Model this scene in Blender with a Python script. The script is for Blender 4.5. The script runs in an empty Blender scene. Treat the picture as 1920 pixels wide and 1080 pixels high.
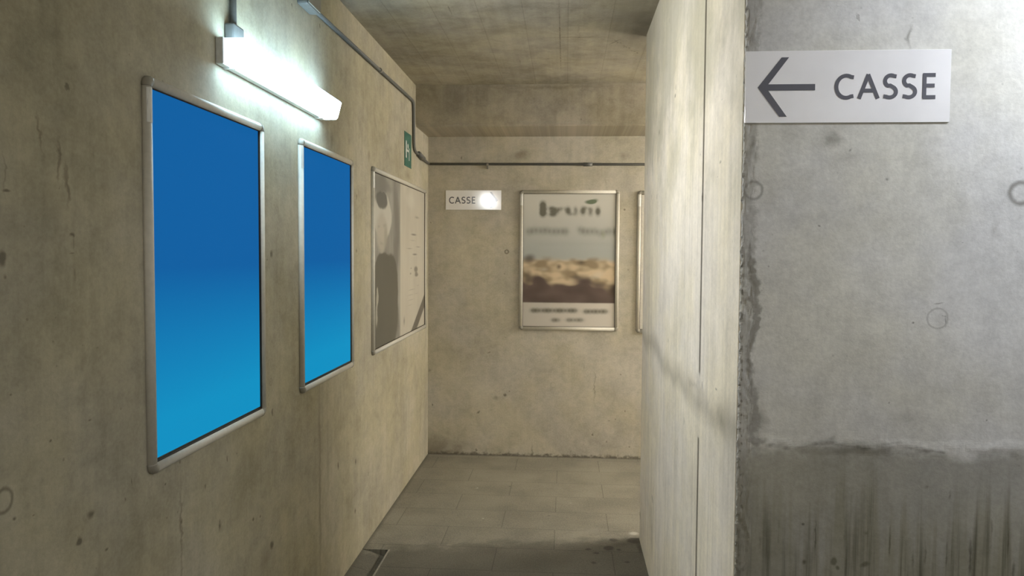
import bpy, bmesh, math, random
from mathutils import Vector, Matrix, noise
random.seed(7)
S = bpy.context.scene
COL = S.collection
PI = math.pi

# ------------------------------------------------------------------ measured place (metres)
H = 1.55
F = 1434.3814
YAW, PITCH, ROLL = -0.0699, -0.046, 0.0066
XL = -1.0454          # left wall face
YB = 5.7667           # back wall face
XP = 0.4134           # left face of the pier
YF = 4.1632           # far corner of the pier
YN = 1.8445           # front face of the right-hand wall
ZC = 2.7013           # ceiling
YBM = 5.2813          # front of the beam
ZB = 2.4196           # underside of the beam
YR = -1.6             # how far the passage reaches behind the camera

# camera axes
fx, fy = math.sin(YAW), math.cos(YAW)
cp, sp = math.cos(PITCH), math.sin(PITCH)
_r = Vector((fy, -fx, 0)); _f = Vector((fx*cp, fy*cp, sp)); _u = _r.cross(_f)
c_, s_ = math.cos(ROLL), math.sin(ROLL)
CR = c_*_r + s_*_u; CU = -s_*_r + c_*_u
def hit(u, v, axis, val):
    """point on an axis-aligned surface that was measured at photo pixel (u, v)"""
    d = _f + CR*((u-960)/F) - CU*((v-540)/F)
    o = Vector((0, 0, H)); t = (val-o[axis])/d[axis]
    return o + d*t

# ------------------------------------------------------------------ object helpers
def link(o, parent=None):
    COL.objects.link(o)
    if parent is not None: o.parent = parent
    return o
def obj(name, bm, mat, parent=None, smooth=False):
    bmesh.ops.recalc_face_normals(bm, faces=bm.faces)
    me = bpy.data.meshes.new(name); bm.to_mesh(me); bm.free()
    if smooth:
        for p in me.polygons: p.use_smooth = True
    o = bpy.data.objects.new(name, me)
    if mat is not None: me.materials.append(mat)
    return link(o, parent)
def structure(o):
    o['kind'] = 'structure'; return o
def thing(name, label, cat, loc=(0, 0, 0), rz=0, group=None):
    o = bpy.data.objects.new(name, None); o.empty_display_size = .1
    o.location = loc; o.rotation_euler = (0, 0, rz)
    o['label'] = label; o['category'] = cat
    if group: o['group'] = group
    return link(o)
def dup(root, label, loc, rz):
    r = root.copy(); COL.objects.link(r); r.location = loc; r.rotation_euler = (0, 0, rz); r['label'] = label
    for ch in list(root.children):
        c = ch.copy(); COL.objects.link(c); c.parent = r
        for g in ch.children:
            d = g.copy(); COL.objects.link(d); d.parent = c
    return r
def bx(bm, x0, x1, y0, y1, z0, z1, bev=0, seg=2):
    m = Matrix.Translation(((x0+x1)/2, (y0+y1)/2, (z0+z1)/2)) @ Matrix.Diagonal((abs(x1-x0), abs(y1-y0), abs(z1-z0), 1))
    g = bmesh.ops.create_cube(bm, size=1, matrix=m)
    if bev:
        es = list({e for v in g['verts'] for e in v.link_edges})
        bmesh.ops.bevel(bm, geom=es, offset=bev, segments=seg, affect='EDGES', profile=.5)
def box(name, b, mat, parent=None, bev=0):
    bm = bmesh.new(); bx(bm, *b, bev=bev); return obj(name, bm, mat, parent)
def tube(bm, pts, r, n=14, caps=True):
    pts = [Vector(p) for p in pts]; rings = []
    up = Vector((0.13, 0.21, .97)).normalized()
    for i, p in enumerate(pts):
        a = pts[max(i-1, 0)]; b = pts[min(i+1, len(pts)-1)]
        t = (b-a).normalized()
        if i == 0: u = (up - t*up.dot(t)).normalized()
        else: u = (u - t*u.dot(t)).normalized()
        w = t.cross(u)
        rings.append([bm.verts.new(p + r*(math.cos(2*PI*k/n)*u + math.sin(2*PI*k/n)*w)) for k in range(n)])
    for a, b in zip(rings, rings[1:]):
        for k in range(n): bm.faces.new((a[k], a[(k+1) % n], b[(k+1) % n], b[k]))
    if caps:
        bm.faces.new(rings[0][::-1]); bm.faces.new(rings[-1])
def fillet(pts, rad, n=8):
    """polyline with rounded corners"""
    pts = [Vector(p) for p in pts]; out = [pts[0]]
    for a, b, c in zip(pts, pts[1:], pts[2:]):
        d1 = (a-b); d2 = (c-b); r = min(rad, d1.length*.49, d2.length*.49)
        p1 = b+d1.normalized()*r; p2 = b+d2.normalized()*r
        for k in range(n+1):
            t = k/n; out.append((1-t)**2*p1 + 2*t*(1-t)*b + t*t*p2)
    return out+[pts[-1]]
def prism(bm, poly, y0, y1):
    """poly: list of (x, z), extruded from y0 to y1"""
    a = [bm.verts.new((x, y0, z)) for x, z in poly]; b = [bm.verts.new((x, y1, z)) for x, z in poly]
    n = len(poly)
    bm.faces.new(a); bm.faces.new(b[::-1])
    for k in range(n): bm.faces.new((a[k], b[k], b[(k+1) % n], a[(k+1) % n]))

# ------------------------------------------------------------------ material helper
class NT:
    def __init__(s, name):
        s.m = bpy.data.materials.new(name); s.m.use_nodes = True
        s.t = s.m.node_tree; s.t.nodes.clear()
        s.out = s.n('ShaderNodeOutputMaterial')
    def n(s, kind, **kw):
        nd = s.t.nodes.new(kind)
        for k, v in kw.items(): setattr(nd, k, v)
        return nd
    def put(s, sock, v):
        if hasattr(v, 'links'): s.t.links.new(v, sock)
        else: sock.default_value = v
    def math(s, op, a, b=0.0, c=0.0, clamp=False):
        nd = s.n('ShaderNodeMath', operation=op, use_clamp=clamp)
        s.put(nd.inputs[0], a); s.put(nd.inputs[1], b); s.put(nd.inputs[2], c); return nd.outputs[0]
    def vmath(s, op, a, b=(0, 0, 0)):
        nd = s.n('ShaderNodeVectorMath', operation=op)
        s.put(nd.inputs[0], a); s.put(nd.inputs[1], b)
        return nd.outputs['Value'] if op in ('LENGTH', 'DISTANCE') else nd.outputs[0]
    def mapping(s, v, loc=(0, 0, 0), rot=0, sc=(1, 1, 1), typ='POINT'):
        nd = s.n('ShaderNodeMapping', vector_type=typ)
        s.put(nd.inputs[0], v); nd.inputs['Location'].default_value = loc
        nd.inputs['Rotation'].default_value = (0, 0, rot); nd.inputs['Scale'].default_value = sc
        return nd.outputs[0]
    def noise(s, v, scale, detail=3, rough=.55, dist=0, color=False):
        nd = s.n('ShaderNodeTexNoise'); s.put(nd.inputs['Vector'], v)
        nd.inputs['Scale'].default_value = scale; nd.inputs['Detail'].default_value = detail
        nd.inputs['Roughness'].default_value = rough; nd.inputs['Distortion'].default_value = dist
        return nd.outputs['Color' if color else 'Fac']
    def voro(s, v, scale, feature='F1'):
        nd = s.n('ShaderNodeTexVoronoi', feature=feature); s.put(nd.inputs['Vector'], v)
        nd.inputs['Scale'].default_value = scale
        return nd.outputs['Distance'], nd.outputs['Color']
    def rng(s, v, a, b, c=0.0, d=1.0, smooth=True):
        nd = s.n('ShaderNodeMapRange', interpolation_type='SMOOTHSTEP' if smooth else 'LINEAR')
        s.put(nd.inputs[0], v)
        for i, x in enumerate((a, b, c, d)): s.put(nd.inputs[1+i], x)
        return nd.outputs[0]
    def mix(s, f, a, b, blend='MIX'):
        nd = s.n('ShaderNodeMix', data_type='RGBA', blend_type=blend)
        s.put(nd.inputs[0], f)
        s.put(nd.inputs[6], a if hasattr(a, 'links') else (*a, 1)); s.put(nd.inputs[7], b if hasattr(b, 'links') else (*b, 1))
        return nd.outputs[2]
    def mul(s, col, f):
        nd = s.n('ShaderNodeVectorMath', operation='SCALE'); s.put(nd.inputs[0], col); s.put(nd.inputs['Scale'], f); return nd.outputs[0]
    def pos(s): return s.n('ShaderNodeTexCoord').outputs['Object']
    def axes(s, mode):
        p = s.n('ShaderNodeSeparateXYZ'); s.put(p.inputs[0], s.pos())
        c = s.n('ShaderNodeCombineXYZ')
        a, b = {'YZ': (1, 2), 'XZ': (0, 2), 'XY': (0, 1)}[mode]
        s.t.links.new(p.outputs[a], c.inputs[0]); s.t.links.new(p.outputs[b], c.inputs[1])
        return c.outputs[0], p.outputs[a], p.outputs[b]
    def marks(s, v, lst):
        """sum of soft elliptical marks (a, b, ra, rb, angle, strength)"""
        acc = None
        for a, b, ra, rb, ang, st in lst:
            mp = s.mapping(v, (a, b, 0), ang, (ra, rb, 1), 'TEXTURE')
            g = s.n('ShaderNodeTexGradient', gradient_type='SPHERICAL'); s.put(g.inputs[0], mp)
            acc = s.math('MULTIPLY_ADD', g.outputs['Fac'], st, acc if acc is not None else 0.0)
        return acc if acc is not None else 0.0
    def rings(s, v, lst):
        """ring marks (a, b, r, width, strength)"""
        acc = 0.0
        for a, b, r, w, st in lst:
            d = s.vmath('DISTANCE', v, (a, b, 0))
            x = s.math('ABSOLUTE', s.math('SUBTRACT', d, r))
            acc = s.math('MULTIPLY_ADD', s.rng(x, 0, w, 1, 0), st, acc)
        return acc
    def bsdf(s, col, rough=.8, spec=.3, metal=0, bump=None, bstr=.3, bdist=.002, emit=None, estr=0, **kw):
        b = s.n('ShaderNodeBsdfPrincipled')
        s.put(b.inputs['Base Color'], col if hasattr(col, 'links') else (*col, 1))
        s.put(b.inputs['Roughness'], rough); s.put(b.inputs['Metallic'], metal)
        s.put(b.inputs['Specular IOR Level'], spec)
        if emit is not None:
            s.put(b.inputs['Emission Color'], emit if hasattr(emit, 'links') else (*emit, 1)); s.put(b.inputs['Emission Strength'], estr)
        if bump is not None:
            n = s.n('ShaderNodeBump'); n.inputs['Strength'].default_value = bstr; n.inputs['Distance'].default_value = bdist
            s.put(n.inputs['Height'], bump); s.t.links.new(n.outputs[0], b.inputs['Normal'])
        s.t.links.new(b.outputs[0], s.out.inputs[0]); return s.m
def plain(name, col, rough=.6, spec=.4, metal=0, grain=.06, scale=60):
    t = NT(name); p = t.pos()
    f = t.rng(t.noise(p, scale, 3), .3, .7, 1-grain, 1+grain)
    return t.bsdf(t.mul(t.mix(0.0, col, col), f), rough, spec, metal)

def wallmarks(plane, val, lst):
    """marks measured on the photograph -> wall coordinates. entry: u, v, ru, rv, angle, strength"""
    axis = {'YZ': 0, 'XZ': 1, 'XY': 2}[plane]
    ia, ib = {'YZ': (1, 2), 'XZ': (0, 2), 'XY': (0, 1)}[plane]
    out = []
    for u, v, ru, rv, ang, st in lst:
        p = hit(u, v, axis, val); q = hit(u+ru, v, axis, val); w = hit(u, v+rv, axis, val)
        ra = abs(q[ia]-p[ia]); rb = abs(w[ib]-p[ib])
        out.append((p[ia], p[ib], max(ra, .0015), max(rb, .0015), ang, st))
    return out

def concrete(name, mode, base, dark=(.10, .085, .06), hard=(), soft=(), light=(), rings=(), blotch=.16, streak=.10,
             pits=.8, boards=0, extra=None, vert=True, grain=.07, pit_scale=9, bstr=.35):
    t = NT(name); v, a, b = t.axes(mode)
    wob = t.vmath('SUBTRACT', t.noise(v, 60, 3, color=True), (.5, .5, .5))
    wob2 = t.vmath('SUBTRACT', t.noise(v, 14, 3, color=True), (.5, .5, .5))
    vh = t.vmath('ADD', v, t.mul(wob, .005)); vs = t.vmath('ADD', v, t.vmath('ADD', t.mul(wob2, .05), t.mul(wob, .02)))
    big = t.noise(v, 1.6, 4, .6); med = t.noise(v, 7, 4, .6, .4); fine = t.noise(v, 90, 3, .7); mott = t.noise(v, 28, 4, .65)
    st = t.noise(t.mapping(v, sc=(26, 1.1, 1) if vert else (1.1, 26, 1)), 1, 4, .6)
    f = t.math('ADD', t.rng(big, .3, .7, 1-blotch, 1+blotch), t.rng(med, .3, .7, -blotch*.7, blotch*.7))
    f = t.math('ADD', f, t.rng(st, .3, .7, -streak, streak))
    f = t.math('ADD', f, t.rng(fine, .25, .75, -grain, grain))
    f = t.math('ADD', f, t.rng(mott, .3, .7, -grain*.8, grain*.8))
    hue = t.rng(t.noise(v, 2.3, 3), .35, .65, 0, 1)
    col = t.mix(hue, base, (base[0]*1.0, base[1]*.985, base[2]*.90))
    col = t.mul(col, f)
    hgt = t.math('ADD', t.math('MULTIPLY', fine, .5), mott)
    if light:
        col = t.mix(t.math('MULTIPLY', t.rng(t.marks(vs, light), 0, .9), .55), col, (.72, .70, .64))
    if soft:
        sv = t.rng(t.math('ADD', t.marks(vs, soft), t.rng(med, .3, .7, -.12, .12)), .05, .95)
        col = t.mix(t.math('MULTIPLY', sv, .62), col, tuple(1.3*x for x in dark))
    # pin holes and small voids in the cast face
    d, c = t.voro(t.vmath('ADD', t.mapping(v, sc=(1, .7, 1)), t.mul(wob, .02)), pit_scale)
    sx = t.n('ShaderNodeSeparateColor'); t.put(sx.inputs[0], c)
    size = t.rng(sx.outputs[0], .45, 1, 0, .085, smooth=False)
    pit = t.math('MULTIPLY', t.rng(t.math('SUBTRACT', size, d), -.01, .03), pits)
    d2, c2 = t.voro(t.vmath('ADD', v, t.mul(wob, .01)), pit_scale*3.3)
    sx2 = t.n('ShaderNodeSeparateColor'); t.put(sx2.inputs[0], c2)
    pit2 = t.math('MULTIPLY', t.rng(t.math('SUBTRACT', t.rng(sx2.outputs[1], .72, 1, 0, .13, smooth=False), d2), -.01, .05), pits*.6)
    hd = t.math('MAXIMUM', pit, pit2)
    hgt = t.math('SUBTRACT', hgt, t.math('MULTIPLY', pit, 2.0))
    if hard:
        hd = t.math('MAXIMUM', hd, t.rng(t.math('ADD', t.marks(vh, hard), t.rng(mott, .3, .7, -.20, .20)), .14, .85))
    if rings:
        hd = t.math('MAXIMUM', hd, t.rings(vh, rings))
    if boards:
        # joints of the shuttering boards
        br = t.n('ShaderNodeTexBrick'); t.put(br.inputs['Vector'], t.vmath('ADD', t.mapping(v, rot=PI/2), t.mul(wob, .004)))
        br.offset = .37; br.inputs['Scale'].default_value = 1; br.inputs['Mortar Size'].default_value = .0025
        br.inputs['Brick Width'].default_value = 1.9; br.inputs['Row Height'].default_value = boards
        br.inputs['Color1'].default_value = (1, 1, 1, 1); br.inputs['Color2'].default_value = (.93, .93, .93, 1)
        br.inputs['Mortar'].default_value = (.80, .80, .80, 1)
        col = t.mix(1.0, col, br.outputs['Color'], 'MULTIPLY')
    col = t.mix(t.math('MULTIPLY', hd, .72), col, dark)
    if extra: col = extra(t, v, vs, a, b, col, mott, med)
    return t.bsdf(col, .86, .25, bump=hgt, bstr=bstr, bdist=.0025)

# ------------------------------------------------------------------ setting
BASE = (.40, .368, .285)
left_hard = wallmarks('YZ', XL, [
    (4, 484, 11, 22, 0, 1.4), (172, 963, 13, 13, 0, .9), (150, 1014, 7, 15, .6, 1.1), (146, 1018, 8, 8, 0, .6), (168, 788, 7, 4, 0, .8),
    (27, 972, 6, 6, 0, .9), (63, 966, 5, 3, 0, .7), (385, 911, 3, 9, 0, .9), (310, 908, 3, 4, 0, .9), (247, 904, 2, 14, .2, .8), (235, 936, 3, 9, .3, .8),
    (426, 860, 2, 12, .1, .9), (444, 850, 2, 4, 0, .9), (510, 1021, 5, 13, .1, 1.1), (412, 985, 3, 18, 0, .7), (509, 476, 4, 11, 0, 1.1), (501, 487, 2, 4, 0, .8),
    (135, 440, 8, 7, 0, .9), (138, 455, 3, 20, 0, .7), (140, 512, 5, 34, 0, .55), (12, 358, 12, 4, 0, .8), (45, 425, 5, 5, 0, .6), (10, 520, 6, 10, .5, .7),
    (175, 290, 2, 20, 0, .65), (136, 475, 9, 2, 0, .6), (668, 470, 3, 8, 0, .7), (634, 874, 2, 12, .1, .9), (667, 866, 2, 10, 0, 1), (666, 958, 2, 9, 0, .9),
    (806, 690, 3, 8, .3, .8), (200, 1030, 5, 5, 0, .8), (100, 640, 5, 5, 0, .6), (183, 652, 5, 4, 0, .6), (95, 826, 4, 5, 0, .9), (280, 933, 4, 4, 0, .7),
    (333, 960, 2, 5, 0, .8), (313, 971, 2, 4, 0, .8), (340, 978, 3, 10, 0, .7), (475, 974, 3, 5, 0, .8), (488, 968, 2, 4, 0, .8), (20, 740, 5, 4, 0, .7),
    (508, 716, 3, 9, 0, .45), (590, 826, 3, 12, 0, .5), (337, 866, 4, 8, 0, .7)])
left_soft = wallmarks('YZ', XL, [
    (112, 288, 5, 60, 0, 1.0), (127, 345, 5, 75, 0, .9), (75, 250, 4, 70, 0, .8), (10, 330, 4, 60, 0, .6), (95, 60, 55, 40, 0, .55), (40, 120, 45, 30, 0, .5), (130, 130, 28, 20, 0, .5),
    (340, 1000, 3, 210, 0, .75), (600, 900, 4, 330, 0, .65), (622, 262, 5, 26, 0, .7), (692, 292, 5, 20, 0, .6), (655, 265, 4, 16, 0, .5), (765, 330, 9, 16, 0, .7),
    (260, 55, 40, 16, 0, .35), (500, 1050, 30, 55, 0, .5), (615, 870, 5, 70, 0, .4), (170, 860, 60, 30, 0, .25), (240, 800, 40, 25, 0, .25), (30, 600, 60, 60, 0, .25),  # one low patch here is a shadow painted into the colour
    (700, 690, 4, 60, 0, .35), (413, 985, 10, 24, 0, .5), (60, 700, 10, 80, 0, .3), (735, 900, 60, 26, 0, .25)])
M_left = concrete('cast_concrete_left', 'YZ', BASE, hard=left_hard, soft=left_soft, streak=.045, blotch=.12,
                  rings=[(hit(7, 939, 0, XL)[1], hit(7, 939, 0, XL)[2], .022, .007, .8), (hit(508, 716, 0, XL)[1], hit(508, 716, 0, XL)[2], .012, .005, .4)])
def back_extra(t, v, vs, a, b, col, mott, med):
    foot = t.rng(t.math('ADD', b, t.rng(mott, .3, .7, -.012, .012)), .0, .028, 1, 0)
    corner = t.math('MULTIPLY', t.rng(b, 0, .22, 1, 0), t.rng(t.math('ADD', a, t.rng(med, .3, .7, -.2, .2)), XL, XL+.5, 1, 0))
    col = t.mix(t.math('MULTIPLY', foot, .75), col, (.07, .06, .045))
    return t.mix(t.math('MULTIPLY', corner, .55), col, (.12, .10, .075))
back_hard = wallmarks('XZ', YB, [
    (947, 741, 5, 5, 0, 1.2), (955, 734, 3, 3, 0, .9), (897, 773, 8, 3, .7, .9), (917, 661, 5, 2, .4, .7), (864, 678, 3, 4, 0, .5), (806, 694, 5, 6, 0, .7),
    (1095, 688, 2, 8, 0, .6), (1164, 702, 3, 3, 0, .7), (1172, 771, 2, 4, 0, .7), (1142, 789, 3, 2, 0, .7), (1070, 847, 2, 6, -.3, .7), (1025, 852, 8, 3, 0, .9),
    (1171, 393, 3, 3, 0, .9), (1178, 506, 4, 3, 0, .7), (946, 513, 3, 3, 0, .6), (1180, 838, 3, 3, 0, .7), (1154, 786, 2, 3, 0, .6), (1005, 632, 6, 2, .3, .5)])
back_soft = wallmarks('XZ', YB, [
    (978, 290, 26, 14, .3, .9), (1170, 292, 16, 12, 0, .6), (930, 746, 12, 7, 0, .7), (845, 660, 40, 30, 0, .3), (860, 835, 50, 22, 0, .5), (1115, 720, 2, 60, 0, .6),
    (998, 845, 2, 26, 0, .6), (820, 290, 30, 20, 0, .4), (1050, 724, 12, 12, 0, .3), (883, 350, 2, 12, 0, .6), (1136, 340, 2, 30, 0, .4), (980, 800, 60, 30, 0, .25), (1130, 733, 26, 16, 0, .25)])
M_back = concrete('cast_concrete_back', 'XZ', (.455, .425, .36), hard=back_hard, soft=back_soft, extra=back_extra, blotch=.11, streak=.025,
                  rings=[(hit(950, 472, 1, YB)[0], hit(950, 472, 1, YB)[2], .013, .009, .95), (hit(1037, 722, 1, YB)[0], hit(1037, 722, 1, YB)[2], .02, .007, .2)])
M_beam = concrete('cast_concrete_beam', 'XZ', (.38, .345, .285), soft=wallmarks('XZ', YBM, [(1000, 186, 10, 7, 0, .5), (1130, 200, 40, 12, 0, .3), (1040, 163, 250, 5, 0, .5)]), pits=.5, streak=.05)
def ceil_extra(t, v, vs, a, b, col, mott, med):
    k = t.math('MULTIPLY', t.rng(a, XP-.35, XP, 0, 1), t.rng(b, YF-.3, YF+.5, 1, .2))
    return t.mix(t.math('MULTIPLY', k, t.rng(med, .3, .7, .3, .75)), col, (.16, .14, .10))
ceil_hard = wallmarks('XY', ZC, [(1050, 70, 2.2, 95, 0, .75), (1154, 78, 3, 9, .5, .9), (1170, 88, 3, 3, 0, .7), (843, 18, 2.5, 14, 0, .8), (975, 115, 3, 7, 0, .6), (905, 141, 3, 5, 0, .5)])
cA, cB = hit(1150, 74, 2, ZC), hit(1197, 101, 2, ZC)
for k in range(9):
    tt = (k+.5)/9; ceil_hard.append((cA[0]+(cB[0]-cA[0])*tt, cA[1]+(cB[1]-cA[1])*tt+.012*math.sin(k*2.3), .02, .009, math.atan2(cB[1]-cA[1], cB[0]-cA[0])+.4*math.sin(k*1.7), .8))
ceil_soft = wallmarks('XY', ZC, [(1090, 70, 90, 2, 0, .7), (1195, 60, 30, 30, 0, .8), (900, 55, 240, 2, 0, .35), (870, 82, 60, 6, 0, .4), (1210, 95, 12, 40, 0, .5), (1110, 120, 90, 6, 0, .3), (1085, 60, 3, 60, 0, .4)])
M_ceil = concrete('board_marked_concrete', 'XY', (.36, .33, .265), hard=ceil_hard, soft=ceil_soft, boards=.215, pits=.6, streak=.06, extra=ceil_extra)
zp = 1.097
SY, GW, GD = 2.372, .018, .012        # open joint in the pier: place, width, depth
def pier_extra(t, v, vs, a, b, col, mott, med):
    z = t.math('ADD', b, t.rng(t.noise(v, 2.2, 4, .6), .3, .7, -.03, .03))
    band = t.math('MULTIPLY', t.rng(z, zp-.06, zp+.01, 0, 1), t.rng(z, zp, zp+.09, 1, 0))
    col = t.mix(t.math('MULTIPLY', band, .42), col, (.24, .215, .155))
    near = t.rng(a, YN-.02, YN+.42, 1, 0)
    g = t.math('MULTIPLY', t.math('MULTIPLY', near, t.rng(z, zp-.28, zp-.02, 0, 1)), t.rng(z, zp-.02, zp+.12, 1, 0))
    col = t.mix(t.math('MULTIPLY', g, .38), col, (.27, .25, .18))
    top_tone = t.math('MULTIPLY', t.rng(t.math('ADD', b, t.rng(t.noise(v, 3, 4, .6), .3, .7, -.35, .35)), 1.65, 2.5), .55)     # darker, greener tone towards the ceiling
    col = t.mix(top_tone, col, (.36, .345, .245))
    gap = t.math('MULTIPLY', t.rng(t.math('ABSOLUTE', t.math('SUBTRACT', a, SY)), .008, .017, 1, 0), t.math('MAXIMUM', t.rng(b, zp+.07, zp+.10, 0, 1), t.rng(b, zp-.13, zp-.10, 1, 0)))
    col = t.mix(t.math('MULTIPLY', gap, .8), col, (.07, .06, .045))  # shade inside the open joint painted in as a dark line
    low = t.rng(z, zp-.03, zp, 1, 0)
    stn = t.rng(t.noise(t.mapping(v, sc=(40, .9, 1)), 1, 4, .65), .5, .72)
    return t.mix(t.math('MULTIPLY', t.math('MULTIPLY', low, stn), .24), col, (.25, .22, .15))
pier_hard = wallmarks('YZ', XP, [(1266, 180, 2, 6, 0, .9), (1236, 248, 2, 9, 0, .8), (1317, 372, 3, 16, 0, .9), (1322, 375, 4, 18, .2, .5), (1294, 190, 2, 3, 0, .6), (1351, 304, 3, 5, 0, .6),
    (1313, 290, 3, 5, 0, .5), (1343, 730, 3, 4, 0, .7), (1223, 935, 2, 12, 0, .7), (1200, 965, 2, 12, .2, .8), (1232, 412, 2, 9, 0, .4), (1345, 332, 3, 3, 0, .6), (1331, 60, 3, 14, 0, .5), (1354, 186, 3, 4, 0, .5)])
pier_soft = wallmarks('YZ', XP, [(1352, 785, 22, 40, .3, .6), (1205, 420, 4, 40, 0, .3), (1222, 1000, 3, 90, 0, .5), (1300, 720, 40, 12, 0, .4), (1352, 570, 6, 60, 0, .35), (1225, 60, 10, 60, 0, .4), (1310, 760, 6, 30, 0, .4)])
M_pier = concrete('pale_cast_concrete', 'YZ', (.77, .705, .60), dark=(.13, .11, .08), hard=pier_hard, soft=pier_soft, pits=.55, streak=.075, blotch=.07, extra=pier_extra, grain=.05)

# right-hand wall: upper lift pale, lower lift a darker mix with moss runs
rw_hard = wallmarks('XZ', YN, [
    (1663, 336, 7, 6, 0, .8), (1536, 423, 5, 3, -.4, .8), (1824, 328, 4, 5, 0, .6), (1805, 455, 4, 3, 0, .7), (1712, 605, 4, 3, 0, .8), (1774, 508, 5, 2, 0, .5), (1915, 316, 6, 5, 0, .6), (1908, 472, 4, 5, 0, .6),
    (1594, 282, 4, 6, -.5, .6), (1412, 600, 4, 70, 0, .5), (1409, 730, 4, 60, 0, .45),
    (1406, 460, 5, 22, 0, .7), (1412, 270, 9, 35, 0, .7), (1404, 300, 8, 30, 0, .5), (1411, 75, 10, 22, 0, .6), (1405, 30, 8, 30, 0, .5), (1448, 440, 5, 5, 0, .5), (1436, 455, 3, 4, 0, .6), (1432, 470, 4, 5, 0, .5), (1441, 500, 3, 4, 0, .5),
    (1563, 1052, 9, 12, 0, 1.3), (1571, 1065, 6, 6, 0, .9), (1508, 1054, 7, 7, 0, 1), (1622, 1057, 14, 8, .4, 1.0), (1506, 983, 5, 4, 0, .9), (1738, 913, 8, 10, 0, .5), (1624, 1000, 8, 8, 0, .7), (1781, 930, 5, 18, 0, .5),
    (1460, 1000, 4, 60, 0, .5), (1529, 1010, 3, 60, 0, .9), (1775, 1040, 4, 60, 0, .7), (1819, 1045, 5, 50, 0, 1.0), (1668, 1020, 3, 50, 0, .8), (1583, 1010, 4, 80, 0, .5), (1735, 1040, 4, 60, 0, .6), (1425, 1015, 6, 30, 0, .6), (1900, 1070, 6, 40, 0, .8), (1859, 1000, 4, 60, 0, .5), (1890, 1020, 4, 50, 0, .6), (1711, 1060, 4, 50, 0, .6),
    (1760, 569, 14, 2.5, .15, .7), (1768, 592, 11, 3, -.1, .6), (1773, 602, 3.5, 15, 0, .9), (1448, 722, 6, 3, 0, .4), (1667, 755, 3, 3, 0, .7), (1850, 788, 3, 3, 0, .8), (1758, 866, 6, 4, 0, .6)])
for k in range(12):   # ragged cold joint between the two lifts
    u = 1445+k*29; rw_hard += wallmarks('XZ', YN, [(u, 835+5*math.sin(k*1.3)+(k > 8)*8, 26, 8+3*math.sin(k*2.1), .1*math.sin(k), .5)])
rnd = random.Random(3)
rw_hard += wallmarks('XZ', YN, [(1388.5-(v-480)*.004+rnd.uniform(-1, 5), v+rnd.uniform(-6, 6), rnd.uniform(2, 3.5), rnd.uniform(3, 7), rnd.uniform(-.5, .5), rnd.uniform(.8, 1.3)) for v in range(472, 1076, 14)])
rw_soft = wallmarks('XZ', YN, [
    (1411, 500, 10, 50, 0, .9), (1414, 560, 12, 66, .03, 1.1), (1412, 625, 11, 46, 0, 1.1), (1406, 690, 9, 66, 0, 1.0), (1411, 750, 11, 46, 0, 1.0), (1412, 805, 14, 50, 0, .9), (1420, 830, 22, 10, 0, .8),
    (1560, 262, 34, 24, 0, .8), (1585, 300, 50, 22, .4, .5), (1707, 70, 8, 34, 0, .9), (1558, 820, 26, 12, .6, .5), (1600, 840, 180, 26, 0, .6), (1860, 850, 60, 18, 0, .5), (1700, 785, 60, 26, 0, .45), (1525, 725, 60, 14, 0, .35),
    (1424, 790, 26, 50, 0, .6), (1840, 760, 50, 40, 0, .35), (1765, 598, 34, 34, 0, .25), (1870, 430, 16, 30, 0, .5), (1440, 380, 50, 40, 0, .3), (1600, 690, 80, 30, 0, .25), (1412, 560, 14, 130, 0, .5), (1448, 345, 20, 30, 0, .4)])
rw_light = wallmarks('XZ', YN, [(1440, 920, 40, 40, .5, .35), (1500, 935, 60, 22, .6, .35), (1640, 950, 60, 60, 0, .2), (1452, 960, 60, 20, 0, .25), (1600, 1030, 50, 20, 0, .25)])
tie1, tie2, gmk = hit(1413, 357, 1, YN), hit(1914, 362, 1, YN), hit(1758, 597, 1, YN)
def right_extra(t, v, vs, a, b, col, mott, med):
    z = t.math('ADD', b, t.rng(t.noise(v, 6, 4, .6), .3, .7, -.02, .02))
    low = t.rng(z, zp-.03, zp+.005, 1, 0)
    col = t.mix(low, col, t.mix(1.0, col, (.58, .57, .53), 'MULTIPLY'))
    runs = t.rng(t.noise(t.mapping(v, sc=(42, 1.3, 1)), 1, 4, .6), .46, .68)
    zone = t.rng(t.math('ADD', b, t.rng(t.noise(t.mapping(v, sc=(30, .5, 1)), 1, 3), .3, .7, -.12, .12)), .78, 1.0, 1, 0)
    col = t.mix(t.math('MULTIPLY', zone, .35), col, (.16, .15, .075))
    col = t.mix(t.math('MULTIPLY', t.math('MULTIPLY', runs, zone), .75), col, (.055, .05, .028))
    # damp honeycombed strip along the joint with the pier
    edge = t.rng(t.math('ADD', a, t.rng(mott, .3, .7, -.010, .010)), XP+.022, XP+.038, 1, 0)
    return t.mix(t.math('MULTIPLY', edge, .45), col, (.24, .225, .19))
M_right = concrete('grey_cast_concrete', 'XZ', (.58, .57, .55), dark=(.11, .10, .08), hard=rw_hard, soft=rw_soft, light=rw_light, pits=.45, streak=.03, blotch=.09, extra=right_extra,
                   rings=[(tie1[0], tie1[2], .020, .006, .7), (tie2[0], tie2[2], .024, .010, .9), (gmk[0], gmk[2], .023, .004, .45)], pit_scale=12)

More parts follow.
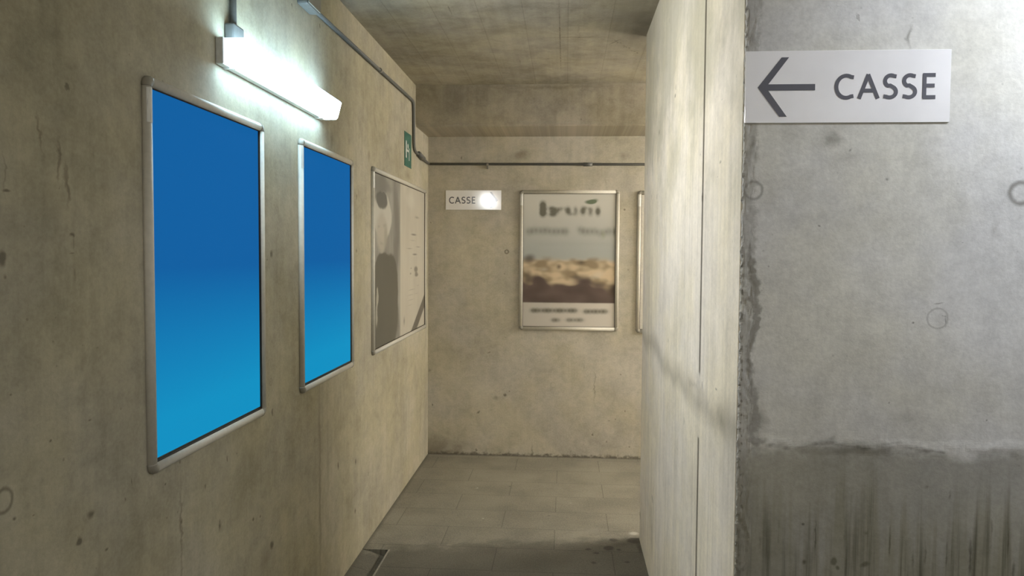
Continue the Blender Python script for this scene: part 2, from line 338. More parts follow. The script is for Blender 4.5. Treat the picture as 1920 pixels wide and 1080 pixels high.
# floor: granite slabs 60 x 29 cm
t = NT('granite_slabs'); v, a, b = t.axes('XY')
RH = .2905
br = t.n('ShaderNodeTexBrick'); t.put(br.inputs['Vector'], t.mapping(v, loc=(.647+.6*3, -4.231+RH*20, 0)))
br.offset = .5; br.inputs['Scale'].default_value = 1; br.inputs['Mortar Size'].default_value = .0028; br.inputs['Mortar Smooth'].default_value = .4
br.inputs['Brick Width'].default_value = .6; br.inputs['Row Height'].default_value = RH
br.inputs['Color1'].default_value = (.205, .188, .145, 1); br.inputs['Color2'].default_value = (.225, .206, .16, 1); br.inputs['Mortar'].default_value = (.14, .125, .095, 1)
sp1 = t.noise(v, 240, 2, .7); sp2 = t.noise(v, 75, 4, .7); bl = t.noise(v, 2.6, 4, .6)
f = t.math('ADD', t.rng(sp1, .3, .7, .62, 1.38), t.rng(bl, .3, .7, -.16, .16)); f = t.math('ADD', f, t.rng(sp2, .3, .7, -.12, .12))
col = t.mul(br.outputs['Color'], f)
wob = t.vmath('SUBTRACT', t.noise(v, 40, 3, color=True), (.5, .5, .5)); vh = t.vmath('ADD', v, t.mul(wob, .02))
fm = wallmarks('XY', 0, [(1141, 1028, 13, 6, 0, 1.2), (1160, 1031, 7, 3, 0, .8), (1103, 1030, 9, 3, 0, .9), (1118, 1037, 10, 3, -.2, .9), (1113, 1055, 9, 4, 0, .8), (1150, 1012, 12, 4, 0, .9), (1190, 1013, 18, 7, 0, 1.3), (1176, 1054, 10, 3, 0, .8), (1200, 1030, 8, 20, 0, .6), (956, 912, 5, 1.5, 0, .7), (1030, 967, 5, 1.5, 0, .6), (1165, 1020, 40, 12, 0, .35)])
col = t.mix(t.math('MULTIPLY', t.rng(t.marks(vh, fm), .15, .6), .7), col, (.055, .048, .035))
lm = wallmarks('XY', 0, [(1188, 1000, 14, 5, 0, 1.0), (906, 972, 3, 1, 0, 1.2), (895, 915, 4, 1.5, 0, .8), (1070, 943, 5, 1.5, 0, .5), (1110, 995, 70, 14, 0, .3)])
col = t.mix(t.math('MULTIPLY', t.rng(t.marks(vh, lm), .1, .8), .6), col, (.62, .58, .5))
floor_shade = t.rng(t.math('ADD', t.math('MULTIPLY_ADD', a, -.20, b), t.rng(t.noise(v, 11, 4, .6), .3, .7, -.05, .05)), 3.99, 4.15, 1, 0)     # pier's shadow over the near floor, painted into the colour
col = t.mix(floor_shade, col, t.mul(col, .58))
# grime that gathers along the foot of the walls
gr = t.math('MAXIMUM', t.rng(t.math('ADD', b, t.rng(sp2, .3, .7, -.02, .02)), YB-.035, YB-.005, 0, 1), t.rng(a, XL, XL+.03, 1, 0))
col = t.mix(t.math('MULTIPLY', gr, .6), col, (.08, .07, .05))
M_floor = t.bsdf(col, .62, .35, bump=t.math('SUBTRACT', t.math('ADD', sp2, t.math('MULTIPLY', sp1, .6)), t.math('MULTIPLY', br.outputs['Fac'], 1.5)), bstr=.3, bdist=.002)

# --- shell
T = .2
box('wall_left', (XL-T, XL, YR, YB+T, -T, ZC+T), M_left); structure(bpy.data.objects['wall_left'])
bm = bmesh.new(); bx(bm, XL, 4.6, YB, YB+T, -T, ZC+T); structure(obj('wall_back', bm, M_back))
bm = bmesh.new(); bx(bm, XL, 4.6, YR, YB, ZC, ZC+T); structure(obj('ceiling', bm, M_ceil))
bm = bmesh.new(); bx(bm, 2.6, 2.6+T, YF, YB, 0, ZC); structure(obj('wall_passage', bm, M_left))
bm = bmesh.new(); bx(bm, XL, 4.6, YBM, YB, ZB, ZC)
es = [e for e in bm.edges if all(abs(w.co.y-YBM) < 1e-4 and abs(w.co.z-ZB) < 1e-4 for w in e.verts)]
bmesh.ops.bevel(bm, geom=es, offset=.012, segments=3, affect='EDGES')
structure(obj('ceiling_beam', bm, M_beam))
# floor with the shallow gutter along the left wall
GX, GY = -.905, 3.865
bm = bmesh.new()
bx(bm, XL, 4.6, GY, YB, -T, 0)
prism(bm, [(GX, 0), (4.6, 0), (4.6, -T), (GX, -T)], YR, GY)
q = [(XL, -T), (GX, -T), (GX, -.032), (GX-.02, -.038), (XL+.05, -.012), (XL, -.002)]
prism(bm, q[::-1], YR, GY)
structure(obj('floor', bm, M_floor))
# raised lip of the gutter
M_lip = plain('stone_lip', (.26, .24, .19), .7, grain=.2, scale=120)
bm = bmesh.new(); bx(bm, GX-.003, GX+.006, YR, GY, -.02, .0025, bev=.002)
structure(obj('trim_1', bm, M_lip))

# pier, with the open vertical joint in its left face and a rounded far corner
def pier_section(groove, front):
    R = .035; pts = [(XP, front)]
    if groove: pts += [(XP, SY-GW/2-.003), (XP+.004, SY-GW/2), (XP+GD, SY-GW/2), (XP+GD, SY+GW/2), (XP+.004, SY+GW/2), (XP, SY+GW/2+.003)]
    for k in range(9):
        an = k/8*PI/2; pts.append((XP+R-R*math.cos(an), YF-R+R*math.sin(an)))
    return pts+[(4.6, YF), (4.6, front)]
bm = bmesh.new()
for z0, z1, g in ((0, .985, True), (.985, 1.185, False), (1.185, ZC, True)):
    pts = pier_section(g, YN+.014)
    lo = [bm.verts.new((x, y, z0)) for x, y in pts]; hi = [bm.verts.new((x, y, z1)) for x, y in pts]
    n = len(pts)
    for k in range(n): bm.faces.new((lo[k], lo[(k+1) % n], hi[(k+1) % n], hi[k]))
    bm.faces.new(lo[::-1]); bm.faces.new(hi)
structure(obj('wall_pier', bm, M_pier))

# right-hand wall: fine grid near the joint so that the honeycombed edge is real relief
xs = [XP+.003*k for k in range(16)]; x = xs[-1]
while x < 2.6: x += .012 if x < XP+.8 else .08; xs.append(x)
nz = 560; zs = [ZC*k/nz for k in range(nz+1)]
bm = bmesh.new(); grid = []
def relief(x, z):
    e = x-XP
    w = max(0, min(1, (.040-e)/.018))
    n1 = noise.fractal(Vector((x*34+3*noise.noise(Vector((x*20, 0, z*9))), 3.1, z*15)), .8, 2.0, 3)
    n2 = noise.noise(Vector((x*150, 7.7, z*60)))
    amp = .35+.65*max(0, min(1, .5+1.4*noise.noise(Vector((0, 0, z*3.1)))))
    d = w*amp*(.003*n1+.005*max(0, n2-.15))
    d += max(0, 1-e/.007)*max(0, .004+.014*noise.noise(Vector((1.7, 0, z*62))))      # broken arris
    zz = abs(z-zp-.012*noise.noise(Vector((x*14, 0, 4.2))))
    d -= .0025*max(0, 1-zz/.02)*(1 if e > .03 else 0)*(.5+noise.noise(Vector((x*40, 2, z*40))))
    for cx, cz, r in ((tie1[0], tie1[2], .015), (tie2[0], tie2[2], .021)):
        if False: pass
    return d
for z in zs:
    row = []
    jag = .0045*noise.noise(Vector((9.1, 0, z*55)))+.003*noise.noise(Vector((4.4, 0, z*190)))
    row.append(bm.verts.new((XP+.0015, YN+.022, z)))
    for i, x in enumerate(xs):
        dx = jag if i == 0 else 0
        row.append(bm.verts.new((x+dx+(.002 if i == 0 else 0), YN+relief(x, z), z)))
    grid.append(row)
for r0, r1 in zip(grid, grid[1:]):
    for k in range(len(r0)-1): bm.faces.new((r0[k], r0[k+1], r1[k+1], r1[k]))
structure(obj('wall_right', bm, M_right, smooth=False))

# ------------------------------------------------------------------ snap frames
M_alu = plain('matt_aluminium', (.58, .55, .47), .5, .5, 0, grain=.04)
M_cap = plain('grey_plastic_corner', (.30, .28, .23), .5, .4)
M_inner = plain('dark_inner_lip', (.055, .042, .028), .7, .2)
M_board = plain('dark_backing_board', (.10, .085, .06), .8, .2)
t = NT('worn_sticker'); v, a, b = t.axes('XZ')
ln = t.rng(t.noise(t.mapping(v, sc=(260, 18, 1)), 1, 2), .52, .62)
M_stick = t.bsdf(t.mix(t.math('MULTIPLY', ln, .4), (.72, .71, .66), (.3, .3, .28)), .5, .4)
PROF = [(0, 0), (0, .010), (.002, .0135), (.007, .0165), (.014, .0180), (.020, .0165), (.025, .0115), (.027, .005), (.027, 0)]
RW = .027
def rail_h(x0, x1, zin, sgn):
    bm = bmesh.new(); A = [bm.verts.new((x0, -h, zin+sgn*r)) for r, h in PROF]; B = [bm.verts.new((x1, -h, zin+sgn*r)) for r, h in PROF]
    n = len(PROF)
    for k in range(n): bm.faces.new((A[k], A[(k+1) % n], B[(k+1) % n], B[k]))
    bm.faces.new(A); bm.faces.new(B[::-1]); return bm
def rail_v(z0, z1, xin, sgn):
    bm = bmesh.new(); A = [bm.verts.new((xin+sgn*r, -h, z0)) for r, h in PROF]; B = [bm.verts.new((xin+sgn*r, -h, z1)) for r, h in PROF]
    n = len(PROF)
    for k in range(n): bm.faces.new((A[k], A[(k+1) % n], B[(k+1) % n], B[k]))
    bm.faces.new(A); bm.faces.new(B[::-1]); return bm
def cap(xc, zc, sx, sz):
    """corner piece: rail profile turned through 90 degrees, a touch proud of the rails"""
    bm = bmesh.new(); N = 10; R = []
    for k in range(N+1):
        an = k/N*PI/2
        R.append([bm.verts.new((xc+sx*math.cos(an)*(r*1.03+.0004), -h*1.06, zc+sz*math.sin(an)*(r*1.03+.0004))) for r, h in PROF])
    n = len(PROF)
    for A, B in zip(R, R[1:]):
        for i in range(n): bm.faces.new((A[i], A[(i+1) % n], B[(i+1) % n], B[i]))
    bm.faces.new(R[0]); bm.faces.new(R[-1][::-1]); return bm
def snap_frame(label, loc, rz, W, Hh, mposter, group, gap_r=.006, gap_b=.008, sticker=True, poster_name='poster'):
    """loc: lower left corner on the wall; local x along the wall, z up, -y out of the wall"""
    t = thing('poster_frame', label, 'poster frame', loc, rz, group)
    x0, x1, z0, z1 = RW, W-RW, RW, Hh-RW
    obj('rail', rail_h(x0, x1, z1, 1), M_alu, t, True); obj('rail', rail_h(x0, x1, z0, -1), M_alu, t, True)
    obj('rail', rail_v(z0, z1, x0, -1), M_alu, t, True); obj('rail', rail_v(z0, z1, x1, 1), M_alu, t, True)
    for xc, zc, sx, sz in ((x0, z0, -1, -1), (x1, z0, 1, -1), (x0, z1, -1, 1), (x1, z1, 1, 1)):
        obj('corner_cap', cap(xc, zc, sx, sz), M_cap, t, True)
    box('backing_board', (x0, x1, -.003, -.0005, z0, z1), M_board, t)
    bm = bmesh.new(); g = .0025
    bx(bm, x0, x1, -.0105, -.003, z0, z0+g); bx(bm, x0, x1, -.0105, -.003, z1-g, z1)
    bx(bm, x0, x0+g, -.0105, -.003, z0+g, z1-g); bx(bm, x1-g, x1, -.0105, -.003, z0+g, z1-g)
    obj('inner_lip', bm, M_inner, t)  # dark strips lining the inner sides of the rails
    box(poster_name, (x0+g, x1-g-gap_r, -.0055, -.003, z0+g+gap_b, z1-g), mposter, t)
    if sticker:
        bm = bmesh.new(); zt = z1-.004; zb = zt-.085; n = 6; A = []; B = []
        for (r, h) in PROF[2:7]:
            A.append(bm.verts.new((x0-r, -h-.0006, zb))); B.append(bm.verts.new((x0-r, -h-.0006, zt)))
        for k in range(len(A)-1): bm.faces.new((A[k], A[k+1], B[k+1], B[k]))
        s = obj('sticker', bm, M_stick, t, True); s['label'] = 'small pale printed label on the rail'
    return t

# blue panels: sheet with an even glow added to its colour, deep blue above fading to cyan at the foot
t = NT('blue_gradient_panel'); g = t.n('ShaderNodeTexCoord').outputs['Generated']
sx = t.n('ShaderNodeSeparateXYZ'); t.put(sx.inputs[0], g)
r = t.n('ShaderNodeValToRGB'); t.put(r.inputs[0], sx.outputs[2]); e = r.color_ramp.elements
def lin(c): return tuple(((x/255+.055)/1.055)**2.4 if x/255 > .04045 else x/255/12.92 for x in c)
e[0].position = .10; e[0].color = (*lin((19, 146, 196)), 1); e[1].position = .52; e[1].color = (*lin((18, 97, 163)), 1)
k = e.new(.30); k.color = (*lin((19, 126, 183)), 1)
M_blue = t.bsdf((.005, .01, .02), .8, 0, emit=r.outputs[0], estr=.97)

# printed posters: soft, out-of-focus looking prints
def soft_print(name, W, Hh, paper, regions, strokes, leafs=()):
    t = NT(name); v, a, b = t.axes('XZ')
    return t, v, a, b
PW, PH = .7453, 1.0531
def poster_bruni():
    t = NT('garden_poster_print'); v, a, b = t.axes('XZ')
    def P(u, w):                      # photo pixel -> poster-local coordinates
        h = hit(u, w, 1, YB); return h[0]+.3489, h[2]-.968
    k = F/5.75
    sky = t.mix(t.rng(b, P(0, 480)[1]-.0, P(0, 360)[1]), (.40, .42, .40), (.60, .585, .53))
    # landscape band
    n1 = t.noise(t.mapping(v, sc=(5, 8, 1)), 1, 1, .5); n2 = t.noise(t.mapping(v, sc=(8, 13, 1)), 1, 1, .5)
    land = t.mix(t.rng(n2, .35, .65), (.30, .235, .15), (.62, .50, .34))
    soil = t.mix(t.rng(n1, .3, .7), (.095, .070, .060), (.145, .105, .09))
    edge = t.math('ADD', b, t.rng(n1, .3, .7, -.05, .05))
    tilt = t.math('MULTIPLY_ADD', a, .09, edge)
    low = P(0, 519)[1]+.03; hi = P(0, 478)[1]
    img = t.mix(t.rng(tilt, low-.03, low+.04), soil, land)
    img = t.mix(t.rng(t.math('ADD', b, t.rng(n2, .3, .7, -.012, .012)), hi-.03, hi+.02), img, sky)
    dk = t.rng(t.marks(v, [(*P(992, 485), .07, .05, .3, 1.), (*P(990, 520), .05, .09, 0, 1.), (*P(1048, 500), .03, .03, 0, .9), (*P(1090, 492), .05, .03, 0, .8), (*P(1150, 545), .07, .09, .4, 1.0)]), 0, .9)
    img = t.mix(t.math('MULTIPLY', dk, .75), img, (.085, .065, .05))
    img = t.mix(t.math('MULTIPLY', t.rng(t.marks(v, [(*P(1120, 516), .08, .04, .3, 1), (*P(1020, 505), .06, .03, 0, .6)]), 0, .9), .6), img, (.62, .55, .44))
    foot = t.mix(t.rng(a, 0, .7), (.50, .47, .42), (.62, .575, .51))
    yb = P(0, 556)[1]
    col = t.mix(t.rng(b, yb-.007, yb+.007), foot, img)
    # blurred lettering
    ink = []
    def bar(u, w, ru, rv, st=1.5, an=0): ink.append((*P(u, w), 1.5*ru*5.75/F, 1.4*rv*5.75/F, an, st))
    # b r u n i
    for w in (382, 389, 396, 402): bar(1018, w, 6.5, 7)
    for u, w in ((1033, 391), (1039, 393), (1034, 402), (1040, 401)): bar(u, w, 7.5, 6, 1.0)
    bar(1047, 394, 6, 6, .9); bar(1054, 391, 6, 5, .7)
    for w in (392, 398): bar(1065, w, 6, 7, 1.05)
    bar(1072, 402, 6, 4.5, .7); bar(1080, 399, 5, 7, .9); bar(1079, 391, 5, 6, .8)
    for w in (392, 399): bar(1093, w, 6, 7, 1.1)
    bar(1100, 390, 6, 4, .6); bar(1107, 399, 5.5, 8, 1.1); bar(1108, 392, 5, 5, .6)
    for w in (393, 400): bar(1121, w, 5.5, 7.5, 1.15)
    # outdoor design
    for i, u in enumerate((989, 997, 1005, 1014, 1022, 1030, 1039, 1047, 1056, 1063)): bar(u, 434-(i in (2, 4))*3, 8, 10, .55)
    for i, u in enumerate((1086, 1093, 1101, 1110, 1119, 1128, 1137, 1146)): bar(u, 434-(i == 0)*4+(i == 5)*5, 8, 10, .55)
    bar(1152, 435, 3, 11, .8)
    for u in range(1012, 1150, 11): bar(u, 457, 9, 7, .16)
    # foot lines
    for i, u in enumerate(range(1018, 1124, 8)): bar(u, 567, 6, 4.5, .28+.12*math.sin(i*2.2))
    for i, u in enumerate(range(997, 1085, 7)): bar(u, 582+(i/30), 6.5, 6, .85+.2*math.sin(i*1.9))
    for i, u in enumerate(range(1096, 1140, 7)): bar(u, 584, 6.5, 6, .85+.2*math.sin(i*2.9))
    for i, u in enumerate((1036, 1042, 1049, 1064, 1071, 1078, 1085, 1092)): bar(u, 600, 6.5, 5.5, .7+.15*math.sin(i*2.3))
    iv = t.rng(t.marks(v, ink), .0, 1.5)
    col = t.mix(t.math('MULTIPLY', iv, .86), col, (.085, .08, .055))
    leaf = t.rng(t.marks(v, [(*P(1106, 379), 14*.004, 6*.004, 0, 1.3), (*P(1114, 377), 12*.004, 6*.004, .25, 1.0)]), .1, .9)
    col = t.mix(t.math('MULTIPLY', leaf, .85), col, (.075, .12, .055))
    olive = t.rng(t.marks(v, [(*P(1131, 440), .03, .06, 0, .8)]), .1, 1)
    col = t.mix(t.math('MULTIPLY', olive, .4), col, (.30, .33, .16))
    return t.bsdf(col, .5, .25)
def poster_portrait(W):
    """a grey photograph of a person in a dark jacket, text column on the right"""
    t = NT('portrait_poster_print'); v, a, b = t.axes('XZ')
    y0, z0 = 4.0556, .9876
    def P(u, w):
        h = hit(u, w, 0, XL+.006); return h[1]-y0, h[2]-z0
    def E(u, w, ru, rv, st=1., an=0):
        p = P(u, w); q = P(u+ru, w); r_ = P(u, w+rv); return (p[0], p[1], abs(q[0]-p[0]), abs(r_[1]-p[1]), an, st)
    vs = t.vmath('ADD', v, t.mul(t.vmath('SUBTRACT', t.noise(v, 9, 3, color=True), (.5, .5, .5)), .05))
    xr = P(751, 450)[0]
    n = t.noise(t.mapping(v, sc=(5, 1.6, 1)), 1, 3)
    bg = t.mix(t.rng(n, .3, .7), (.20, .19, .165), (.34, .325, .285))
    def lay(col, ms, c, lo, hi, amt=1.0, vv=None): return t.mix(t.math('MULTIPLY', t.rng(t.marks(vv or vs, ms), lo, hi), amt), col, c)
    bg = lay(bg, [E(712, 345, 30, 22)], (.19, .185, .165), .1, .6, .8)
    bg = lay(bg, [E(718, 405, 22, 62)], (.55, .53, .46), .22, .34, .85)                     # pale hood
    bg = lay(bg, [E(716, 375, 16, 26)], (.10, .095, .085), .25, .45, .9)                   # dark hair under the hood
    bg = lay(bg, [E(716, 436, 16, 62)], (.42, .39, .325), .26, .55, .9)                    # face
    bg = lay(bg, [E(710, 424, 4, 5), E(721, 421, 5, 7), E(716, 456, 6, 5)], (.27, .25, .21), .1, .9, .42)
    bg = lay(bg, [E(724, 445, 6, 40), E(717, 482, 12, 10)], (.25, .23, .19), .1, .8, .5)
    bg = lay(bg, [E(745, 430, 8, 80), E(741, 500, 7, 60)], (.14, .13, .115), .1, .7, .6)
    jk = [E(722, 560, 26, 105, 1.2), E(730, 600, 24, 90, 1.0), E(712, 600, 20, 90, 1.0), E(716, 500, 16, 34, .8), E(736, 520, 14, 60, .8)]
    bg = lay(bg, jk, (.12, .112, .088), .25, .42, .96)
    bg = lay(bg, [E(708, 555, 3.5, 26), E(706, 590, 3, 40, .8)], (.42, .40, .33), .25, .5, .8)
    paper = t.mix(t.rng(n, .3, .7), (.47, .435, .36), (.53, .495, .41))
    paper = lay(paper, [E(770, 375, 14, 26)], (.60, .57, .48), .2, .8, .5)
    tx = []
    for (u, w, ru, rv, st) in ((782, 408, 8, 5, .6), (776, 440, 8, 3, 1.), (768, 466, 10, 2.5, .6), (784, 463, 8, 2.5, .6), (778, 477, 7, 3, .9), (774, 451, 12, 2.5, .45), (780, 505, 5, 9, 1.2), (781, 515, 5, 6, 1.1), (771, 503, 3, 3, .6), (770, 513, 3, 4, .7),
                               (772, 543, 12, 2.5, .5), (770, 553, 12, 2.5, .45), (771, 562, 12, 2.5, .45), (769, 572, 12, 2.5, .4), (784, 535, 6, 2.5, .4), (782, 550, 6, 2.5, .4), (758, 602, 3, 16, .7)):
        tx.append(E(u, w, ru, rv, st))
    paper = lay(paper, tx, (.14, .12, .10), .12, .8, .75, v)
    pa, pb = P(775, 622), P(797, 560)                                                       # dark diagonal ribbon in the corner
    dx, dz = pb[0]-pa[0], pb[1]-pa[1]; L = math.hypot(dx, dz); nx, nz_ = -dz/L, dx/L
    dist = t.math('ABSOLUTE', t.math('SUBTRACT', t.math('ADD', t.math('MULTIPLY', a, nx), t.math('MULTIPLY', b, nz_)), pa[0]*nx+pa[1]*nz_))
    paper = t.mix(t.math('MULTIPLY', t.rng(dist, .036, .05, 1, 0), .9), paper, (.12, .105, .085))
    col = t.mix(t.rng(a, xr-.03, xr+.02), bg, paper)
    return t.bsdf(col, .5, .25)
M_plain = plain('pale_poster_paper', (.55, .52, .45), .5)

G = 'poster frames on the concrete walls'
snap_frame('large aluminium poster frame with a blue panel, nearest on the left wall', (XL, 1.832, .983), PI/2, .735, 1.000, M_blue, G, gap_r=.004, gap_b=.006, poster_name='panel')
snap_frame('aluminium poster frame with a blue panel, beside the black and white portrait poster', (XL, 2.935, .986), PI/2, .735, 1.007, M_blue, G, gap_r=.004, gap_b=.006, poster_name='panel')
snap_frame('wide poster frame with a grey portrait print, on the left wall in the far corner', (XL, 4.0556, .9876), PI/2, 1.555, 1.022, poster_portrait(1.555), G, 0, 0)
snap_frame('poster frame with a blurred garden landscape print, facing the passage on the back wall', (-.3489, YB, .968), 0, .7453, 1.0531, poster_bruni(), G, 0, 0)
snap_frame('poster frame mostly hidden behind the pier, only its left rail showing', (.528, YB, .957), 0, .745, 1.06, M_plain, G, 0, 0)

# ------------------------------------------------------------------ CASSE signs
def ribbon(bm, pts, w, y=-.0004, closed=False):
    """flat stroke of width w along a polyline of (x, z)"""
    n = len(pts); L = []; R = []
    P = [Vector((p[0], p[1])) for p in pts]
    for i, p in enumerate(P):
        d1 = (P[i]-P[i-1]).normalized() if i > 0 else (P[1]-P[0]).normalized()
        d2 = (P[i+1]-P[i]).normalized() if i < n-1 else d1
        m = (d1+d2).normalized(); nn = Vector((-m.y, m.x)); k = 1/max(.35, nn.dot(Vector((-d1.y, d1.x))))
        L.append(p+nn*w/2*k); R.append(p-nn*w/2*k)
    for i in range(n-1):
        q = [L[i], R[i], R[i+1], L[i+1]]
        fr = [bm.verts.new((c.x, y, c.y)) for c in q]
        bm.faces.new(fr)
def letter_strokes(ch):
    """strokes on a box of height 1; returns (list of polylines, advance)"""
    if ch == 'C':
        a = [(.46+.40*math.cos(th), .5+.455*math.sin(th)) for th in [math.radians(62+k*236/24) for k in range(25)]]
        return [[(.76, .885)]+a+[(.76, .115)]], .80
    if ch == 'A':
        return [[(.035, 0), (.40, 1.0)], [(.385, 1.0), (.80, 0)], [(.16, .335), (.67, .335)]], .86
    if ch == 'S':
        top = [(.30+.235*math.cos(th), .725+.228*math.sin(th)) for th in [math.radians(62+k*178/14) for k in range(15)]]
        bot = [(.26+.255*math.cos(th), .275+.228*math.sin(th)) for th in [math.radians(60-k*180/14) for k in range(15)]]
        return [[(.52, .905)]+top+[(.28, .535)]+bot+[(.02, .095)]], .62
    if ch == 'E':
        return [[(.115, 0), (.115, 1)], [(.05, .952), (.55, .952)], [(.05, .52), (.52, .52)], [(.05, .048), (.56, .048)]], .60
def word(bm, s, x0, x1, z0, h, wt):
    adv = sum(letter_strokes(c)[1] for c in s); gap = ((x1-x0)/h-adv)/(len(s)-1); x = x0
    for c in s:
        st, ad = letter_strokes(c)
        for i, pl in enumerate(st): ribbon(bm, [(x+p[0]*h, z0+p[1]*h) for p in pl], wt*h, -.0004-.00009*i)
        x += (ad+gap)*h
def thick(bm, d=.0007):
    bmesh.ops.remove_doubles(bm, verts=bm.verts, dist=1e-6)
    r = bmesh.ops.extrude_face_region(bm, geom=list(bm.faces))
    bmesh.ops.translate(bm, vec=(0, -d, 0), verts=[g for g in r['geom'] if isinstance(g, bmesh.types.BMVert)])
t = NT('white_sign_plate'); p = t.pos()
M_plate = t.bsdf(t.mul(t.mix(0.0, (.87, .85, .845), (.87, .85, .845)), t.rng(t.noise(p, 7, 3), .3, .7, .97, 1.03)), .11, .75)
M_ink = plain('dark_grey_vinyl', (.13, .13, .15), .11, .75, grain=.02)
def sign(label, loc, W, Hh, left, tilt=0):
    t = thing('direction_sign', label, 'sign', loc, tilt, 'CASSE direction signs')
    box('plate', (0, W, -.004, 0, 0, Hh), M_plate, t, bev=.0008)
    s = Hh/137.0                                   # photo pixels of the near sign -> metres
    def X(u): return u*s if left else W-u*s
    cz = Hh*.494
    bm = bmesh.new(); w = 12.5*s
    def q(poly): bm.faces.new([bm.verts.new((X(u), -.0042, cz+z*s)) for u, z in poly])
    q([(23, 0), (67, 57), (81, 57), (43, 6), (131, 6), (131, -6), (43, -6), (79, -56), (65, -56)])
    thick(bm); obj('arrow', bm, M_ink, t)
    bm = bmesh.new()
    if left: word(bm, 'CASSE', 168*s, 356*s, Hh*.328, 46*s, .16)
    else: word(bm, 'CASSE', 24*s, 212*s, Hh*.325, 46*s, .16)
    bmesh.ops.translate(bm, verts=bm.verts, vec=(0, -.0038, 0)); thick(bm, .0005); obj('lettering', bm, M_ink, t)
    return t
sign('white CASSE sign with a large arrow pointing left, on the right-hand wall', (.4147, YN, 1.8568), .4620, .1658, True)
sign('small white CASSE sign with lamp glare on its arrow, on the back wall', (-.9102, YB, 1.8721), .4214, .1464, False, math.radians(-.67))

# green emergency sign
t = thing('emergency_sign', 'small green emergency sign with white symbol, high on the left wall', 'sign', (XL, 4.905, 2.109), PI/2)
box('plate', (0, .21, -.004, 0, 0, .222), plain('green_sign_enamel', (.045, .15, .115), .35, .5), t, bev=.001)
M_white = plain('white_print', (.62, .63, .60), .5)
bm = bmesh.new()
def flat(b): bx(bm, b[0], b[1], -.0048, -.0038, b[2], b[3])
flat((.028, .058, .055, .165)); flat((.125, .140, .045, .125)); flat((.058, .135, .098, .112))
poly = [(.095+.016*math.cos(k*PI/8), .135+.016*math.sin(k*PI/8)) for k in range(16)]
prism(bm, poly, -.0048, -.0038)
obj('pictogram', bm, M_white, t)

# ------------------------------------------------------------------ fluorescent fittings
M_house = plain('white_enamelled_steel', (.70, .70, .68), .4, .5)
def glow(name, c, st):
    t = NT(name); return t.bsdf((.8, .8, .8), .4, .3, emit=c, estr=st)
M_glow = glow('lit_prismatic_cover', (.98, .97, .96), 108)
M_side = glow('lit_cover_side', (.52, .79, 1.0), 25)
M_end = glow('lit_cover_end', (.74, .90, 1.0), 1.3)
LL = .97
def lamp(label, loc, rz):
    """local x along the fitting, -y away from the wall"""
    t = thing('fluorescent_lamp', label, 'lamp', loc, rz, 'fluorescent wall lamps')
    bm = bmesh.new(); bx(bm, 0, LL, -.024, 0, -.034, .046, bev=.003)
    obj('housing', bm, M_house, t)
    bm = bmesh.new()
    sec = [(-.024, .043), (-.088, .043), (-.094, .036), (-.078, -.026), (-.070, -.033), (-.024, -.033)]
    A = [bm.verts.new((.003, y, z)) for y, z in sec]; B = [bm.verts.new((LL-.003, y, z)) for y, z in sec]
    n = len(sec)
    for k in range(n): bm.faces.new((A[k], A[(k+1) % n], B[(k+1) % n], B[k]))
    bm.faces.new(A); bm.faces.new(B[::-1])
    d = obj('diffuser', bm, M_glow, t); d.data.materials.append(M_side); d.data.materials.append(M_end)
    for p in d.data.polygons:                      # the tube shows through the front of the cover only
        p.material_index = 2 if abs(p.normal.x) > .9 else 0 if p.normal.y < -.9 else 1
    for xc in (.06, LL-.06):
        bm = bmesh.new(); bx(bm, xc-.008, xc+.008, -.028, 0, -.037, -.03); bx(bm, xc-.008, xc+.008, -.034, -.026, -.037, -.026, bev=.001)
        obj('clip', bm, M_house, t)
    return t
def relamp(root, m, _n=0):
    for c in root.children:
        if c.name.startswith('diffuser'):
            c.data = c.data.copy(); c.data.materials[0] = m; c.data.materials[1] = m
L1 = lamp('lit white fluorescent lamp on the left wall above the blue panels', (XL, 2.235, 2.140), PI/2)
L2 = dup(L1, 'lit fluorescent lamp hung from the ceiling in front of the right-hand wall', (1.08, 1.38, 2.44), 0)
L2.rotation_euler = (PI/2, 0, 0)  # hung from the ceiling, turned down to light the right-hand wall
for xc in (.15, LL-.15):
    bm = bmesh.new(); tube(bm, [(xc, -.002, 0), (xc, ZC-2.44, 0)], .006); obj('hanger', bm, M_house, L2)
L3 = dup(L1, 'unseen fluorescent lamp standing in for the light from the side passage behind the pier', (2.6, 5.55, 2.15), -PI/2)  # unseen, stands in for the light coming out of the passage

L4 = dup(L1, 'added fluorescent lamp behind the viewer, fill light for the pier and right-hand wall', (XL, -.75, 2.14), PI/2)  # added fill out of view, lifts the pier and right-hand wall
relamp(L4, glow('added_fill_cover', (1.0, .97, .92), 60), 14)
relamp(L2, glow('lit_prismatic_cover_right', (.82, .89, 1.0), 58), 14)
relamp(L3, glow('passage_standin_cover', (1.0, .96, .90), 225), 14)

# ------------------------------------------------------------------ conduits
M_pipe = plain('grey_conduit', (.13, .13, .12), .5, .4)
M_fit = plain('conduit_fitting', (.24, .225, .19), .5, .4)
t = thing('conduit', 'short vertical grey conduit dropping to the lit lamp on the left wall', 'pipe', (0, 0, 0))
bm = bmesh.new(); tube(bm, fillet([(XL+.012, 2.335, ZC), (XL+.012, 2.335, 2.255), (XL+.012, 2.335, 2.19)], .03), .0105); obj('pipe', bm, M_pipe, t, True)
box('connection_box', (XL, XL+.032, 2.295, 2.372, 2.185, 2.245), M_pipe, t, bev=.006)
t = thing('junction_box', 'grey junction box on the left wall at the start of the long conduit', 'electrical box', (0, 0, 0))
box('body', (XL, XL+.045, 2.93, 3.08, 2.505, 2.645), M_pipe, t, bev=.008)
box('lid', (XL+.045, XL+.050, 2.935, 3.075, 2.51, 2.64), M_fit, t, bev=.002)
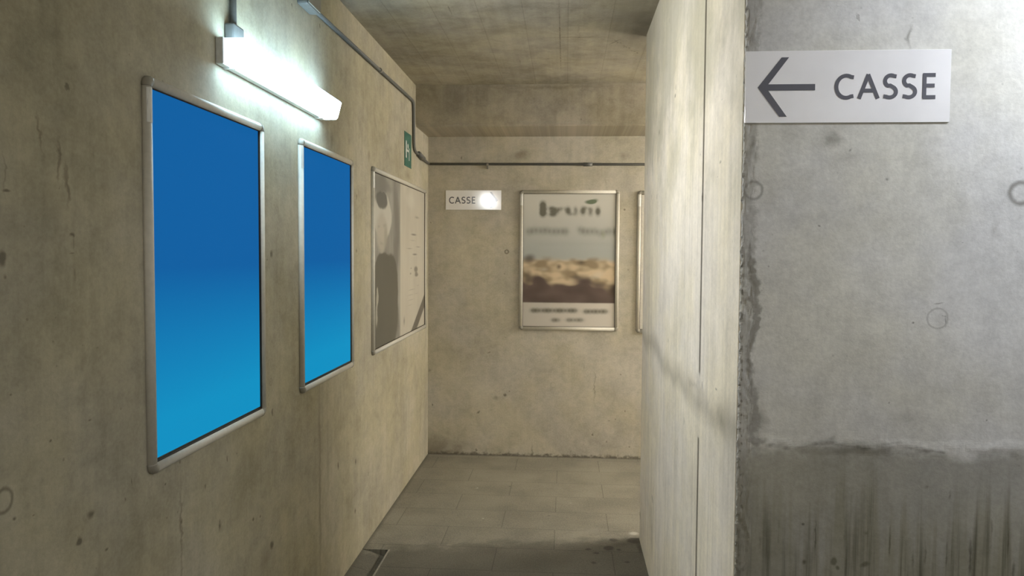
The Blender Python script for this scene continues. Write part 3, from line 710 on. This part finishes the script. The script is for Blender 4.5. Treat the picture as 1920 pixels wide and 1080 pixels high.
t = thing('conduit', 'long grey conduit under the ceiling of the left wall, dropping beside the green sign', 'pipe', (0, 0, 0))
path = [(XL+.011, 3.07, 2.535), (XL+.011, 5.155, 2.565), (XL+.011, 5.165, 2.245), (XL+.011, 5.45, 2.222), (XL+.011, 5.72, 2.216)]
bm = bmesh.new(); tube(bm, fillet(path, .06), .0095); obj('pipe', bm, M_pipe, t, True)
bm = bmesh.new(); tube(bm, [(XL+.0185, 5.30, 2.234), (XL+.0185, 5.47, 2.221)], .0175); obj('elbow', bm, M_pipe, t, True)
bm = bmesh.new(); tube(bm, [(XL+.0135, 4.2, 2.5513), (XL+.0135, 4.225, 2.5516)], .0125); obj('clip', bm, M_fit, t)
t = thing('conduit', 'thin grey conduit running straight across the back wall above the sign and poster', 'pipe', (0, 0, 0))
bm = bmesh.new(); tube(bm, [(XL+.012, YB-.0105, 2.2155), (2.59, YB-.0105, 2.204)], .0095); obj('pipe', bm, M_pipe, t, True)
bm = bmesh.new(); tube(bm, [(-.60, YB-.0135, 2.2125), (-.585, YB-.0135, 2.2125)], .0125); bx(bm, -.597, -.588, YB-.02, YB, 2.178, 2.212); obj('clip', bm, M_fit, t)
bm = bmesh.new(); tube(bm, [(.125, YB-.015, 2.2105), (.19, YB-.015, 2.2105)], .014); obj('coupling', bm, M_pipe, t, True)

# ------------------------------------------------------------------ light from the open entrance behind, world
W = bpy.data.worlds.new('world'); S.world = W; W.use_nodes = True
bg = W.node_tree.nodes['Background']; bg.inputs[0].default_value = (1.0, .93, .80, 1); bg.inputs[1].default_value = .22

# ------------------------------------------------------------------ camera
cam = bpy.data.cameras.new('camera'); co = bpy.data.objects.new('camera', cam); COL.objects.link(co); S.camera = co
cam.sensor_width = 36; cam.lens = F/1920*36; cam.clip_start = .05
M = Matrix((( CR.x, CU.x, -_f.x, 0), (CR.y, CU.y, -_f.y, 0), (CR.z, CU.z, -_f.z, H), (0, 0, 0, 1)))
co.matrix_world = M

vs_ = S.view_settings; vs_.view_transform = 'Standard'; vs_.look = 'None'; vs_.gamma = 1; vs_.use_curve_mapping = False; vs_.exposure = 0
S.cycles.use_denoising = True
S.cycles.max_bounces = 10; S.cycles.diffuse_bounces = 5
